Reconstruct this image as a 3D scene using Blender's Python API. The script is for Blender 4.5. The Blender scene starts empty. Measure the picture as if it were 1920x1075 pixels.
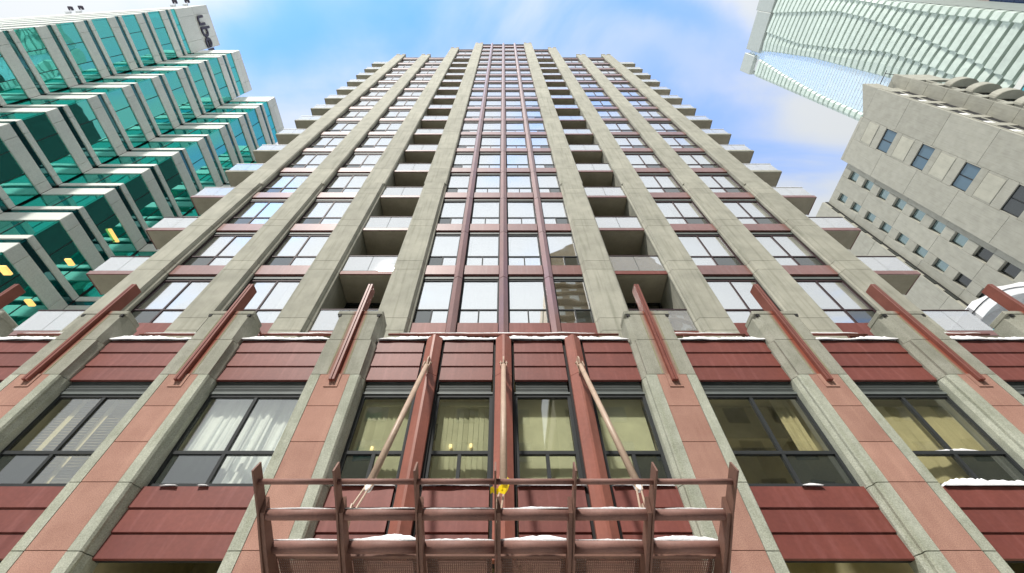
import bpy, bmesh, math, random
from mathutils import Vector, Matrix, noise as mnoise
random.seed(7)
R = math.radians
S = bpy.context.scene
COL = S.collection
E0 = 1.6                      # eye height of the photographer above the pavement

# ------------------------------------------------------------------ camera
cd = bpy.data.cameras.new('camera'); cam = bpy.data.objects.new('camera', cd); COL.objects.link(cam)
cam.location = (0, 0, E0); cam.rotation_euler = (R(90 + 53.33), 0, 0)
cd.sensor_width = 36; cd.lens = 36 * 806 / 1920.0; cd.shift_x = 16 / 1920.0
cd.clip_start = 0.05; cd.clip_end = 3000
S.camera = cam
S.render.resolution_x = 1024; S.render.resolution_y = 573

# ------------------------------------------------------------------ sky, sun, exposure
SUN_EL, SUN_AZ = R(51.5), R(204.2)      # azimuth measured clockwise from +Y
w = bpy.data.worlds.new('World'); S.world = w; w.use_nodes = True
nt = w.node_tree; nt.nodes.clear()
def N(t, **k):
    n = nt.nodes.new(t)
    for a, b in k.items(): setattr(n, a, b)
    return n
L = nt.links.new
out = N('ShaderNodeOutputWorld'); bg = N('ShaderNodeBackground'); L(bg.outputs[0], out.inputs[0])
bg.inputs['Strength'].default_value = 0.15
sky = N('ShaderNodeTexSky', sky_type='NISHITA', sun_disc=False)
sky.sun_elevation = SUN_EL; sky.sun_rotation = SUN_AZ
sky.air_density = 1.0; sky.dust_density = 0.6; sky.ozone_density = 1.6
tc = N('ShaderNodeTexCoord'); sep = N('ShaderNodeSeparateXYZ'); L(tc.outputs['Generated'], sep.inputs[0])
mx = N('ShaderNodeMath', operation='MAXIMUM'); L(sep.outputs['Z'], mx.inputs[0]); mx.inputs[1].default_value = 0.12
dx = N('ShaderNodeMath', operation='DIVIDE'); L(sep.outputs['X'], dx.inputs[0]); L(mx.outputs[0], dx.inputs[1])
dy = N('ShaderNodeMath', operation='DIVIDE'); L(sep.outputs['Y'], dy.inputs[0]); L(mx.outputs[0], dy.inputs[1])
cmb = N('ShaderNodeCombineXYZ'); L(dx.outputs[0], cmb.inputs[0]); L(dy.outputs[0], cmb.inputs[1])
mp = N('ShaderNodeMapping'); L(cmb.outputs[0], mp.inputs[0])
mp.inputs['Rotation'].default_value = (0, 0, R(-22)); mp.inputs['Scale'].default_value = (1.0, 2.1, 1); mp.inputs['Location'].default_value = (3.35, 1.72, 0)
n1 = N('ShaderNodeTexNoise'); L(mp.outputs[0], n1.inputs['Vector'])
n1.inputs['Scale'].default_value = 1.25; n1.inputs['Detail'].default_value = 7; n1.inputs['Roughness'].default_value = 0.5; n1.inputs['Distortion'].default_value = 0.6
cr = N('ShaderNodeMapRange', interpolation_type='SMOOTHSTEP'); L(n1.outputs['Fac'], cr.inputs['Value'])
cr.inputs['From Min'].default_value = 0.22; cr.inputs['From Max'].default_value = 0.56
cr.inputs['To Min'].default_value = 0.05; cr.inputs['To Max'].default_value = 0.96
mixc = N('ShaderNodeMixRGB'); base = cr.outputs[0]
wn = N('ShaderNodeTexNoise'); L(cmb.outputs[0], wn.inputs['Vector']); wn.inputs['Scale'].default_value = 3.2; wn.inputs['Detail'].default_value = 6
wo = N('ShaderNodeVectorMath', operation='MULTIPLY_ADD'); L(wn.outputs['Color'], wo.inputs[0]); wo.inputs[1].default_value = (.40, .34, 0)
sh = N('ShaderNodeVectorMath', operation='ADD'); L(cmb.outputs[0], sh.inputs[0]); sh.inputs[1].default_value = (-.20, -.17, 0); L(sh.outputs[0], wo.inputs[2])
for (ox, oy, rx_, ry_, rot, amt) in ((-.41, .11, .33, .16, -14, .90), (.40, .25, .34, .12, 24, .75), (.34, .08, .28, .07, 14, .75), (-.05, .16, .3, .05, 20, .22)):
    m_ = N('ShaderNodeMapping', vector_type='TEXTURE'); L(wo.outputs[0], m_.inputs[0])
    m_.inputs['Location'].default_value = (ox, oy, 0); m_.inputs['Rotation'].default_value = (0, 0, R(rot)); m_.inputs['Scale'].default_value = (rx_, ry_, 1)
    ln_ = N('ShaderNodeVectorMath', operation='LENGTH'); L(m_.outputs[0], ln_.inputs[0])
    mr_ = N('ShaderNodeMapRange', interpolation_type='SMOOTHSTEP'); L(ln_.outputs['Value'], mr_.inputs['Value'])
    mr_.inputs['From Min'].default_value = 0.1; mr_.inputs['From Max'].default_value = 1.35; mr_.inputs['To Min'].default_value = 1 - amt; mr_.inputs['To Max'].default_value = 1
    ml_ = N('ShaderNodeMath', operation='MULTIPLY'); L(base, ml_.inputs[0]); L(mr_.outputs[0], ml_.inputs[1]); base = ml_.outputs[0]
inv = N('ShaderNodeMath', operation='SUBTRACT'); inv.inputs[0].default_value = 1; L(base, inv.inputs[1])
rz = N('ShaderNodeMath', operation='POWER'); L(mx.outputs[0], rz.inputs[0]); rz.inputs[1].default_value = -3.0   # a longer path through thin cloud nearer the horizon
pw = N('ShaderNodeMath', operation='POWER'); L(inv.outputs[0], pw.inputs[0]); L(rz.outputs[0], pw.inputs[1])
cov = N('ShaderNodeMath', operation='SUBTRACT'); cov.inputs[0].default_value = 1; L(pw.outputs[0], cov.inputs[1])
L(cov.outputs[0], mixc.inputs['Fac'])
tint = N('ShaderNodeMixRGB', blend_type='MULTIPLY'); tint.inputs['Fac'].default_value = 1
L(sky.outputs[0], tint.inputs['Color1']); tint.inputs['Color2'].default_value = (0.66, 1.22, 1.76, 1)
L(tint.outputs[0], mixc.inputs['Color1']); mixc.inputs['Color2'].default_value = (3.2, 3.34, 3.46, 1)
sv = N('ShaderNodeVectorMath', operation='DOT_PRODUCT'); L(tc.outputs['Generated'], sv.inputs[0]); sv.inputs[1].default_value = (math.sin(SUN_AZ)*math.cos(SUN_EL), math.cos(SUN_AZ)*math.cos(SUN_EL), math.sin(SUN_EL))
s0 = N('ShaderNodeMath', operation='MAXIMUM'); L(sv.outputs['Value'], s0.inputs[0]); s0.inputs[1].default_value = 0
s1 = N('ShaderNodeMath', operation='POWER'); L(s0.outputs[0], s1.inputs[0]); s1.inputs[1].default_value = 2.5
s2 = N('ShaderNodeMath', operation='MULTIPLY_ADD'); L(s1.outputs[0], s2.inputs[0]); s2.inputs[1].default_value = .50; s2.inputs[2].default_value = .80
s3 = N('ShaderNodeVectorMath', operation='SCALE'); s3.inputs[0].default_value = (3.2, 3.34, 3.46); L(s2.outputs[0], s3.inputs['Scale']); L(s3.outputs[0], mixc.inputs['Color2'])
L(mixc.outputs[0], bg.inputs[0])
sd = bpy.data.lights.new('sun', 'SUN'); sd.energy = 2.7; sd.angle = R(4); sd.color = (1, 0.95, 0.88)
so = bpy.data.objects.new('sun', sd); COL.objects.link(so)
sdir = Vector((math.sin(SUN_AZ) * math.cos(SUN_EL), math.cos(SUN_AZ) * math.cos(SUN_EL), math.sin(SUN_EL)))
so.rotation_euler = sdir.to_track_quat('Z', 'Y').to_euler(); so.location = sdir * 100
vs = S.view_settings; vs.view_transform = 'Standard'; vs.look = 'None'; vs.exposure = 0.92; vs.gamma = 1; vs.use_curve_mapping = False
S.render.engine = 'CYCLES'
S.cycles.max_bounces = 8; S.cycles.transparent_max_bounces = 12; S.cycles.glossy_bounces = 4

# ------------------------------------------------------------------ materials
MATS = {}
def newmat(name):
    m = bpy.data.materials.new(name); m.use_nodes = True; m.node_tree.nodes.clear(); MATS[name] = m
    return m, m.node_tree.nodes, m.node_tree.links
def stone(name, col, col2=None, scale=3.0, bump=0.25, rough=0.85, streak=0.5, speck=0.0, rnd=0.12, grime=None, fine=60, metallic=0, spec=0.3, streakcol=None, rust=0.0, coat=0.0):
    """matt surface: two-tone mottling, rain streaks, fine speckle, a little variation from piece to piece"""
    m, n, l = newmat(name)
    col2 = col2 or tuple(c * 0.72 for c in col)
    o = n.new('ShaderNodeOutputMaterial'); p = n.new('ShaderNodeBsdfPrincipled'); l.new(p.outputs[0], o.inputs[0])
    p.inputs['Roughness'].default_value = rough; p.inputs['Metallic'].default_value = metallic; p.inputs['Specular IOR Level'].default_value = spec
    if coat: p.inputs['Coat Weight'].default_value = coat; p.inputs['Coat Roughness'].default_value = 0.06; p.inputs['Coat IOR'].default_value = 2.0
    g = n.new('ShaderNodeNewGeometry')
    a = n.new('ShaderNodeTexNoise'); l.new(g.outputs['Position'], a.inputs['Vector']); a.inputs['Scale'].default_value = scale; a.inputs['Detail'].default_value = 6; a.inputs['Roughness'].default_value = 0.62
    ar = n.new('ShaderNodeMapRange'); l.new(a.outputs['Fac'], ar.inputs['Value']); ar.inputs['From Min'].default_value = 0.35; ar.inputs['From Max'].default_value = 0.68
    mix = n.new('ShaderNodeMixRGB'); l.new(ar.outputs[0], mix.inputs['Fac']); mix.inputs['Color1'].default_value = (*col, 1); mix.inputs['Color2'].default_value = (*col2, 1)
    mp = n.new('ShaderNodeMapping'); l.new(g.outputs['Position'], mp.inputs[0]); mp.inputs['Scale'].default_value = (9, 9, 0.55)
    s = n.new('ShaderNodeTexNoise'); l.new(mp.outputs[0], s.inputs['Vector']); s.inputs['Scale'].default_value = 1; s.inputs['Detail'].default_value = 4
    sr = n.new('ShaderNodeMapRange'); l.new(s.outputs['Fac'], sr.inputs['Value']); sr.inputs['From Min'].default_value = 0.5; sr.inputs['From Max'].default_value = 0.75; sr.inputs['To Max'].default_value = streak
    mix2 = n.new('ShaderNodeMixRGB'); l.new(sr.outputs[0], mix2.inputs['Fac']); l.new(mix.outputs[0], mix2.inputs['Color1'])
    mix2.inputs['Color2'].default_value = (*(streakcol or tuple(c * 0.5 for c in col)), 1)
    f = n.new('ShaderNodeTexNoise'); l.new(g.outputs['Position'], f.inputs['Vector']); f.inputs['Scale'].default_value = fine; f.inputs['Detail'].default_value = 2
    fr = n.new('ShaderNodeMapRange'); l.new(f.outputs['Fac'], fr.inputs['Value']); fr.inputs['From Min'].default_value = 0.3; fr.inputs['From Max'].default_value = 0.7
    fr.inputs['To Min'].default_value = 1 - 0.09 - speck*1.8; fr.inputs['To Max'].default_value = 1 + 0.05 + speck*1.4
    oi = n.new('ShaderNodeObjectInfo'); rr = n.new('ShaderNodeMapRange'); l.new(oi.outputs['Random'], rr.inputs['Value']); rr.inputs['To Min'].default_value = 1 - rnd; rr.inputs['To Max'].default_value = 1 + rnd
    mu = n.new('ShaderNodeMath'); mu.operation = 'MULTIPLY'; l.new(fr.outputs[0], mu.inputs[0]); l.new(rr.outputs[0], mu.inputs[1])
    mm = n.new('ShaderNodeVectorMath'); mm.operation = 'SCALE'; l.new(mix2.outputs[0], mm.inputs[0]); l.new(mu.outputs[0], mm.inputs['Scale'])
    last = mm.outputs[0]
    if rust:
        t = n.new('ShaderNodeTexCoord'); sx = n.new('ShaderNodeSeparateXYZ'); l.new(t.outputs['Object'], sx.inputs[0])
        ab = n.new('ShaderNodeMath'); ab.operation = 'ABSOLUTE'; l.new(sx.outputs[0], ab.inputs[0])
        rm = n.new('ShaderNodeMapRange'); rm.interpolation_type = 'SMOOTHSTEP'; l.new(ab.outputs[0], rm.inputs['Value']); rm.inputs['From Min'].default_value = 0.05; rm.inputs['From Max'].default_value = 0.19; rm.inputs['To Min'].default_value = rust; rm.inputs['To Max'].default_value = 0
        rx = n.new('ShaderNodeMath'); rx.operation = 'MULTIPLY'; l.new(rm.outputs[0], rx.inputs[0]); l.new(s.outputs['Fac'], rx.inputs[1])
        mr = n.new('ShaderNodeMixRGB'); l.new(rx.outputs[0], mr.inputs['Fac']); l.new(last, mr.inputs['Color1']); mr.inputs['Color2'].default_value = (0.26, 0.07, 0.04, 1)
        last = mr.outputs[0]
    l.new(last, p.inputs['Base Color'])
    if bump:
        b = n.new('ShaderNodeBump'); b.inputs['Strength'].default_value = bump; b.inputs['Distance'].default_value = 0.01
        ad = n.new('ShaderNodeMath'); ad.operation = 'ADD'; l.new(f.outputs['Fac'], ad.inputs[0]); l.new(a.outputs['Fac'], ad.inputs[1])
        l.new(ad.outputs[0], b.inputs['Height']); l.new(b.outputs[0], p.inputs['Normal'])
    return m
def glass(name, refl, tintc, inner=(0.02, 0.03, 0.03), trans=0.8, wav=0.02, reflcol=(1, 1, 1), wscale=0.9):
    """coated window glass: mirror share + tinted see-through share, panes slightly out of true"""
    m, n, l = newmat(name)
    o = n.new('ShaderNodeOutputMaterial')
    gl = n.new('ShaderNodeBsdfGlossy'); gl.inputs['Roughness'].default_value = 0.015; gl.inputs['Color'].default_value = (*reflcol, 1)
    tr = n.new('ShaderNodeBsdfTransparent'); tr.inputs['Color'].default_value = (*tintc, 1)
    df = n.new('ShaderNodeBsdfDiffuse'); df.inputs['Color'].default_value = (*inner, 1)
    m1 = n.new('ShaderNodeMixShader'); m1.inputs[0].default_value = trans; l.new(df.outputs[0], m1.inputs[1]); l.new(tr.outputs[0], m1.inputs[2])
    ge = n.new('ShaderNodeNewGeometry'); dt = n.new('ShaderNodeVectorMath'); dt.operation = 'DOT_PRODUCT'; l.new(ge.outputs['Normal'], dt.inputs[0]); l.new(ge.outputs['Incoming'], dt.inputs[1])
    ab = n.new('ShaderNodeMath'); ab.operation = 'ABSOLUTE'; l.new(dt.outputs['Value'], ab.inputs[0])
    sb = n.new('ShaderNodeMath'); sb.operation = 'SUBTRACT'; sb.inputs[0].default_value = 1; l.new(ab.outputs[0], sb.inputs[1])
    p5 = n.new('ShaderNodeMath'); p5.operation = 'POWER'; l.new(sb.outputs[0], p5.inputs[0]); p5.inputs[1].default_value = 4.5
    ad = n.new('ShaderNodeMath'); ad.operation = 'MULTIPLY_ADD'; ad.use_clamp = True; l.new(p5.outputs[0], ad.inputs[0]); ad.inputs[1].default_value = 0.9 - refl; ad.inputs[2].default_value = refl
    m2 = n.new('ShaderNodeMixShader'); l.new(ad.outputs[0], m2.inputs[0]); l.new(m1.outputs[0], m2.inputs[1]); l.new(gl.outputs[0], m2.inputs[2])
    l.new(m2.outputs[0], o.inputs[0])
    g = n.new('ShaderNodeNewGeometry'); a = n.new('ShaderNodeTexNoise'); l.new(g.outputs['Position'], a.inputs['Vector']); a.inputs['Scale'].default_value = wscale; a.inputs['Detail'].default_value = 1
    b = n.new('ShaderNodeBump'); b.inputs['Strength'].default_value = 1; b.inputs['Distance'].default_value = wav; l.new(a.outputs['Fac'], b.inputs['Height']); l.new(b.outputs[0], gl.inputs['Normal'])
    return m
def plain(name, col, rough=0.6, metallic=0.0, spec=0.5, emit=0):
    m, n, l = newmat(name)
    o = n.new('ShaderNodeOutputMaterial'); p = n.new('ShaderNodeBsdfPrincipled'); l.new(p.outputs[0], o.inputs[0])
    g = n.new('ShaderNodeNewGeometry'); a = n.new('ShaderNodeTexNoise'); l.new(g.outputs['Position'], a.inputs['Vector']); a.inputs['Scale'].default_value = 5; a.inputs['Detail'].default_value = 5
    r = n.new('ShaderNodeMapRange'); l.new(a.outputs['Fac'], r.inputs['Value']); r.inputs['To Min'].default_value = 0.8; r.inputs['To Max'].default_value = 1.2
    v = n.new('ShaderNodeVectorMath'); v.operation = 'SCALE'; v.inputs[0].default_value = col; l.new(r.outputs[0], v.inputs['Scale']); l.new(v.outputs[0], p.inputs['Base Color'])
    p.inputs['Roughness'].default_value = rough; p.inputs['Metallic'].default_value = metallic; p.inputs['Specular IOR Level'].default_value = spec
    if emit: p.inputs['Emission Color'].default_value = (*col, 1); p.inputs['Emission Strength'].default_value = emit
    return m
C_UP = stone('tower_concrete', (0.43, 0.425, 0.355), (0.325, 0.325, 0.27), scale=1.6, bump=0.3, streak=0.45, rnd=0.07, streakcol=(0.17, 0.18, 0.13))
C_POD = stone('podium_concrete', (0.46, 0.48, 0.40), (0.34, 0.36, 0.29), scale=4, bump=0.5, streak=0.4, speck=0.08, rnd=0.06, streakcol=(0.24, 0.26, 0.16))
C_RUST = stone('stained_concrete', (0.37, 0.37, 0.31), (0.27, 0.275, 0.22), scale=3, bump=0.5, streak=0.35, speck=0.05, rnd=0.06, rust=2.1)
C_MOSS = stone('mossy_concrete', (0.32, 0.33, 0.18), (0.22, 0.23, 0.12), scale=4, bump=0.5, streak=0.4, speck=0.05, rnd=0.06)
PEACH = stone('pink_stone', (0.43, 0.245, 0.19), (0.36, 0.195, 0.15), scale=2.2, bump=0.25, streak=0.35, speck=0.10, rnd=0.07, fine=90, streakcol=(0.55, 0.33, 0.25))
RED = stone('oxblood_metal', (0.200, 0.058, 0.045), (0.165, 0.046, 0.038), scale=1.3, bump=0.05, rough=0.55, streak=0.4, rnd=0.10, fine=20, metallic=0.0, spec=0.35, streakcol=(0.30, 0.115, 0.105))
REDUP = stone('sky_pale_oxblood_metal', (0.235, 0.098, 0.085), (0.19, 0.08, 0.07), scale=1.3, bump=0.008, rough=0.5, streak=0.3, rnd=0.10, fine=20, metallic=0.0, spec=0.4, coat=0.5, streakcol=(0.30, 0.20, 0.19))  # paler oxblood: sky reflection put into the base colour, beside the coat
REDMUL = stone('mullion_metal', (0.33, 0.115, 0.08), (0.25, 0.09, 0.065), scale=1.5, bump=0.03, rough=0.45, streak=0.3, rnd=0.06, fine=20, metallic=0.0, spec=0.4, streakcol=(0.35, 0.17, 0.14))
BAR = stone('painted_steel', (0.26, 0.088, 0.066), (0.20, 0.066, 0.05), scale=3, bump=0.06, rough=0.45, streak=0.3, rnd=0.05)
SOFF = stone('soffit_concrete', (0.46, 0.42, 0.32), (0.38, 0.345, 0.26), scale=2.2, bump=0.2, streak=0.15, rnd=0.08)
FRAME = plain('dark_frame', (0.032, 0.036, 0.038), 0.65, 0, 0.25)
FRAMEG = plain('grey_frame', (0.14, 0.16, 0.155), 0.6)
FRAMEP = plain('bronze_frame', (0.045, 0.024, 0.028), 0.6, 0, 0.3)
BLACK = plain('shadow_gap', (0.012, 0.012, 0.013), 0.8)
CURT = plain('white_curtain', (0.80, 0.80, 0.78), 0.9)
SHEER = plain('pale_blue_curtain', (0.80, 0.84, 0.86), 0.9)
OLIVE = plain('olive_blind', (0.66, 0.66, 0.47), 0.8)
WARM = plain('beige_curtain', (0.60, 0.53, 0.32), 0.9)
ROOM = plain('room_wall', (0.66, 0.60, 0.38), 0.9)
DARKROOM = plain('dark_room', (0.03, 0.03, 0.028), 0.9)
G_UP = glass('tower_glass', 0.64, (0.92, 0.94, 0.92), trans=0.95, wav=0.004)
G_POD = glass('podium_glass', 0.15, (0.97, 0.98, 0.94), trans=1.0, wav=0.002)
G_SCREEN = glass('screened_glass', 0.16, (0.35, 0.38, 0.36), inner=(0.05, 0.06, 0.055), trans=0.45, wav=0.003)
G_BALC = glass('balcony_glass', 0.38, (0.9, 0.92, 0.93), inner=(0.60, 0.62, 0.64), trans=0.45, wav=0.01)
G_TEAL = glass('teal_glass', 0.50, (0.16, 0.78, 0.70), inner=(0.01, 0.20, 0.175), trans=0.55, wav=0.012, reflcol=(0.25, 0.92, 0.82), wscale=0.5)
G_TEALD = glass('dark_teal_glass', 0.22, (0.05, 0.25, 0.25), inner=(0.0, 0.04, 0.05), trans=0.5, wav=0.01, reflcol=(0.25, 0.65, 0.65), wscale=0.5)
G_BLUE = glass('pale_blue_glass', 0.30, (0.4, 0.6, 0.75), inner=(0.55, 0.70, 0.80), trans=0.0, wav=0.02, reflcol=(0.88, 0.96, 1.0), wscale=0.35)
G_SLATE = glass('slate_glass', 0.14, (0.3, 0.42, 0.5), inner=(0.10, 0.17, 0.23), trans=0.15, wav=0.01, reflcol=(0.62, 0.72, 0.76))
G_DARK = glass('dark_glass', 0.12, (0.2, 0.24, 0.24), inner=(0.02, 0.03, 0.03), trans=0.4, wav=0.01)
CLAD = stone('white_cladding', (0.80, 0.82, 0.77), (0.77, 0.79, 0.74), scale=1.0, bump=0.03, rough=0.5, streak=0.12, rnd=0.06, fine=15)
CLADG = stone('grey_cladding', (0.40, 0.44, 0.41), (0.36, 0.40, 0.37), scale=1.0, bump=0.03, rough=0.5, streak=0.12, rnd=0.05, fine=15)
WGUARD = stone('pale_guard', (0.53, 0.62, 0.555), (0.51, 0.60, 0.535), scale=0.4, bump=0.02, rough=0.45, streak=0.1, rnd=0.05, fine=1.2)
WGAP = stone('guard_gap_grey', (0.28, 0.33, 0.30), (0.25, 0.29, 0.27), scale=0.4, bump=0.0, rough=0.6, streak=0.1, rnd=0.04, fine=1.2)  # grey-green body seen between the balcony guards
CONC = stone('far_concrete', (0.395, 0.39, 0.33), (0.37, 0.365, 0.305), scale=0.9, bump=0.05, streak=0.3, rnd=0.06, fine=1.3)
CONCL = stone('light_far_concrete', (0.46, 0.455, 0.375), (0.45, 0.44, 0.36), scale=0.6, bump=0.05, streak=0.2, rnd=0.04, fine=1.3)
SNOW = stone('snow', (0.90, 0.91, 0.93), (0.87, 0.88, 0.91), scale=6, bump=0.5, rough=0.7, streak=0.0, rnd=0.0)
CANOPY = stone('canopy_paint', (0.215, 0.115, 0.085), (0.17, 0.09, 0.07), scale=5, bump=0.05, rough=0.6, streak=0.35, rnd=0.06, spec=0.3)
TUBE = stone('tube_paint', (0.27, 0.145, 0.12), (0.21, 0.115, 0.095), scale=5, bump=0.08, rough=0.62, streak=0.3, rnd=0.06, spec=0.3)
ROD = stone('rod_paint', (0.50, 0.375, 0.28), (0.42, 0.31, 0.235), scale=6, bump=0.05, rough=0.4, streak=0.25, rnd=0.03)
SNOWG = stone('bounce_snow', (0.74, 0.75, 0.77), (0.55, 0.56, 0.58), scale=0.4, bump=0.4, streak=0)  # unseen ground, whitened as snow to bounce light onto the soffits
YEL = plain('yellow_tape', (0.85, 0.62, 0.0), 0.5)
LAMP = plain('lit_lamp', (1.0, 0.78, 0.38), 0.5, emit=0.7)
LAMPY = plain('lit_ceiling_lamp', (1.0, 0.62, 0.18), 0.5, emit=0.55)
TAN = stone('tan_brick', (0.36, 0.29, 0.19), (0.29, 0.235, 0.155), scale=0.6, bump=0.0, streak=0.2, fine=6)
OLV = stone('olive_stucco', (0.34, 0.31, 0.20), (0.27, 0.245, 0.155), scale=0.6, bump=0.0, streak=0.2, fine=6)
ASPH = stone('asphalt', (0.055, 0.055, 0.057), (0.045, 0.045, 0.047), scale=2, bump=0.3, streak=0)
PAVE = stone('pavement', (0.55, 0.55, 0.55), (0.36, 0.355, 0.345), scale=1.5, bump=0.3, streak=0)
PAINT = plain('road_paint', (0.75, 0.75, 0.72), 0.6)
SIGN = plain('sign_metal', (0.05, 0.04, 0.06), 0.4, 0.3)
WHITE = plain('white_metal', (0.80, 0.82, 0.84), 0.45)
NAVY = plain('navy_glass', (0.02, 0.04, 0.10), 0.15)
BRN = plain('brown_panel', (0.36, 0.27, 0.24), 0.6)

# ------------------------------------------------------------------ mesh helpers
POS = {}
def tag(o, label=None, cat=None, group=None, kind=None):
    if label: o['label'] = label
    if cat: o['category'] = cat
    if group: o['group'] = group
    if kind: o['kind'] = kind
    return o
def put(o, parent=None, at=(0, 0, 0)):
    COL.objects.link(o); POS[o.name] = Vector(at)
    if parent is not None:
        o.parent = parent; o.location = Vector(at) - POS[parent.name]
    else: o.location = at
    return o
def empty(name, at, label, cat, group=None):
    o = bpy.data.objects.new(name, None); put(o, None, at); return tag(o, label, cat, group)
class MB:
    def __init__(s): s.v = []; s.f = []
    def add(s, vs, fs):
        k = len(s.v); s.v += [tuple(a) for a in vs]; s.f += [tuple(i + k for i in f) for f in fs]; return s
    def box(s, x0, x1, y0, y1, z0, z1, c=0):
        if c <= 0:
            return s.add([(x0,y0,z0),(x1,y0,z0),(x1,y1,z0),(x0,y1,z0),(x0,y0,z1),(x1,y0,z1),(x1,y1,z1),(x0,y1,z1)],
                         [(3,2,1,0),(4,5,6,7),(0,1,5,4),(1,2,6,5),(2,3,7,6),(3,0,4,7)])
        bm = bmesh.new(); bmesh.ops.create_cube(bm, size=1)
        for v in bm.verts: v.co = Vector(((x0+x1)/2 + v.co.x*(x1-x0), (y0+y1)/2 + v.co.y*(y1-y0), (z0+z1)/2 + v.co.z*(z1-z0)))
        bmesh.ops.bevel(bm, geom=bm.edges[:], offset=c, segments=1, affect='EDGES')
        bm.verts.ensure_lookup_table(); bm.verts.index_update()
        s.add([v.co[:] for v in bm.verts], [[v.index for v in f.verts] for f in bm.faces]); bm.free(); return s
    def prism(s, poly, a0, a1, axis='z'):
        """extrude a polygon; axis z: poly in (x,y); axis x: poly in (y,z); axis y: poly in (x,z)"""
        n = len(poly)
        def mk(p, a): return (p[0], p[1], a) if axis == 'z' else ((a, p[0], p[1]) if axis == 'x' else (p[0], a, p[1]))
        return s.add([mk(p, a0) for p in poly] + [mk(p, a1) for p in poly],
                     [tuple(range(n))[::-1], tuple(range(n, 2*n))] + [(i, (i+1) % n, n + (i+1) % n, n + i) for i in range(n)])
    def tube(s, pts, r, seg=10, cap=True):
        pts = [Vector(p) for p in pts]; k0 = len(s.v); rs = r if isinstance(r, (list, tuple)) else [r]*len(pts)
        for i, p in enumerate(pts):
            d = (pts[min(i+1, len(pts)-1)] - pts[max(i-1, 0)]).normalized()
            u = d.cross(Vector((0, 0, 1)) if abs(d.z) < 0.95 else Vector((1, 0, 0))).normalized(); v = d.cross(u)
            for j in range(seg):
                a = 2*math.pi*j/seg; s.v.append(tuple(p + (u*math.cos(a) + v*math.sin(a))*rs[i]))
        for i in range(len(pts)-1):
            for j in range(seg):
                a = k0 + i*seg + j; b = k0 + i*seg + (j+1) % seg; s.f.append((a, b, b+seg, a+seg))
        if cap:
            s.f.append(tuple(k0 + j for j in range(seg))[::-1]); s.f.append(tuple(k0 + (len(pts)-1)*seg + j for j in range(seg)))
        return s
    def mesh(s, name, mat, origin=None, smooth=False):
        if origin is None:
            lo = [min(v[i] for v in s.v) for i in range(3)]; hi = [max(v[i] for v in s.v) for i in range(3)]
            origin = ((lo[0]+hi[0])/2, (lo[1]+hi[1])/2, lo[2])
        o = Vector(origin); me = bpy.data.meshes.new(name)
        me.from_pydata([tuple(Vector(v) - o) for v in s.v], [], s.f)
        bm = bmesh.new(); bm.from_mesh(me); bmesh.ops.recalc_face_normals(bm, faces=bm.faces[:]); bm.to_mesh(me); bm.free()
        if smooth:
            for p in me.polygons: p.use_smooth = True
        me.materials.append(mat); return me, o
    def build(s, name, mat, parent=None, origin=None, smooth=False):
        me, o = s.mesh(name, mat, origin, smooth); return put(bpy.data.objects.new(name, me), parent, o)
CACHE = {}
def bx(name, mat, parent, x0, x1, y0, y1, z0, z1, c=0.0):
    """box part; equal boxes share one mesh"""
    key = (mat.name, round(x1-x0, 3), round(y1-y0, 3), round(z1-z0, 3), round(c, 4))
    at = ((x0+x1)/2, (y0+y1)/2, z0)
    if key not in CACHE: CACHE[key] = MB().box(x0, x1, y0, y1, z0, z1, c).mesh(name, mat, at)[0]
    return put(bpy.data.objects.new(name, CACHE[key]), parent, at)
def shared(key, name, fn, parent, at, mat):
    if key not in CACHE: CACHE[key] = fn().mesh(name, mat, (0, 0, 0))[0]
    return put(bpy.data.objects.new(name, CACHE[key]), parent, at)

Z = lambda z: z + E0     # heights below are measured from the eye
# ------------------------------------------------------------------ ground, road, pavement
def sheet(name, mat, x0, x1, y0, y1, z):
    o = MB().add([(x0,y0,z),(x1,y0,z),(x1,y1,z),(x0,y1,z)], [(0,1,2,3)]).build(name, mat); return tag(o, kind='structure')
sheet('ground', SNOWG, -1500, 1500, -1500, 1500, -0.14)
sheet('road', ASPH, -300, 300, -13, -3.4, -0.12)
tag(MB().box(-300, 300, -3.4, 40, -0.139, 0, 0.02).build('pavement', PAVE), kind='structure')
tag(MB().box(-300, 300, -16, -13, -0.139, 0, 0.02).build('pavement', PAVE), kind='structure')
mk = MB()
for i in range(-20, 20): mk.add([(i*6,-8.3,-0.116),(i*6+3,-8.3,-0.116),(i*6+3,-8.15,-0.116),(i*6,-8.15,-0.116)], [(0,1,2,3)])
tag(mk.build('lane_marking', PAINT), kind='structure')

# ================================================================== THE APARTMENT TOWER
F = 2.75
zb = lambda n: Z(10.87 + F*n)
TX = [2.94, 5.57, 8.20, 10.85]              # tower pier centres (mirrored)
PX = [3.0, 5.7, 8.35, 11.0]                 # podium pier centres (mirrored)
Yt, Yp = 7.62, 6.0                          # spandrel planes: tower, podium
tower = empty('apartment_tower', (0, 6, 0), 'tall concrete apartment tower with oxblood metal spandrels rising straight above the camera', 'apartment building')
# ---- carcass behind the windows
body = MB()
tops = {0: zb(17.6), 1: zb(16.1), 2: zb(14.1)}
body.box(-2.45, 2.45, 8.35, 24, 0, tops[0]); 
for s in (-1, 1):
    a, b = sorted((s*2.45, s*5.6)); body.box(a, b, 8.9, 23.9, 0, tops[1])
    a, b = sorted((s*5.6, s*11.2)); body.box(a, b, 8.35, 23.8, 0, tops[2])
body.build('carcass', DARKROOM, tower)
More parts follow.
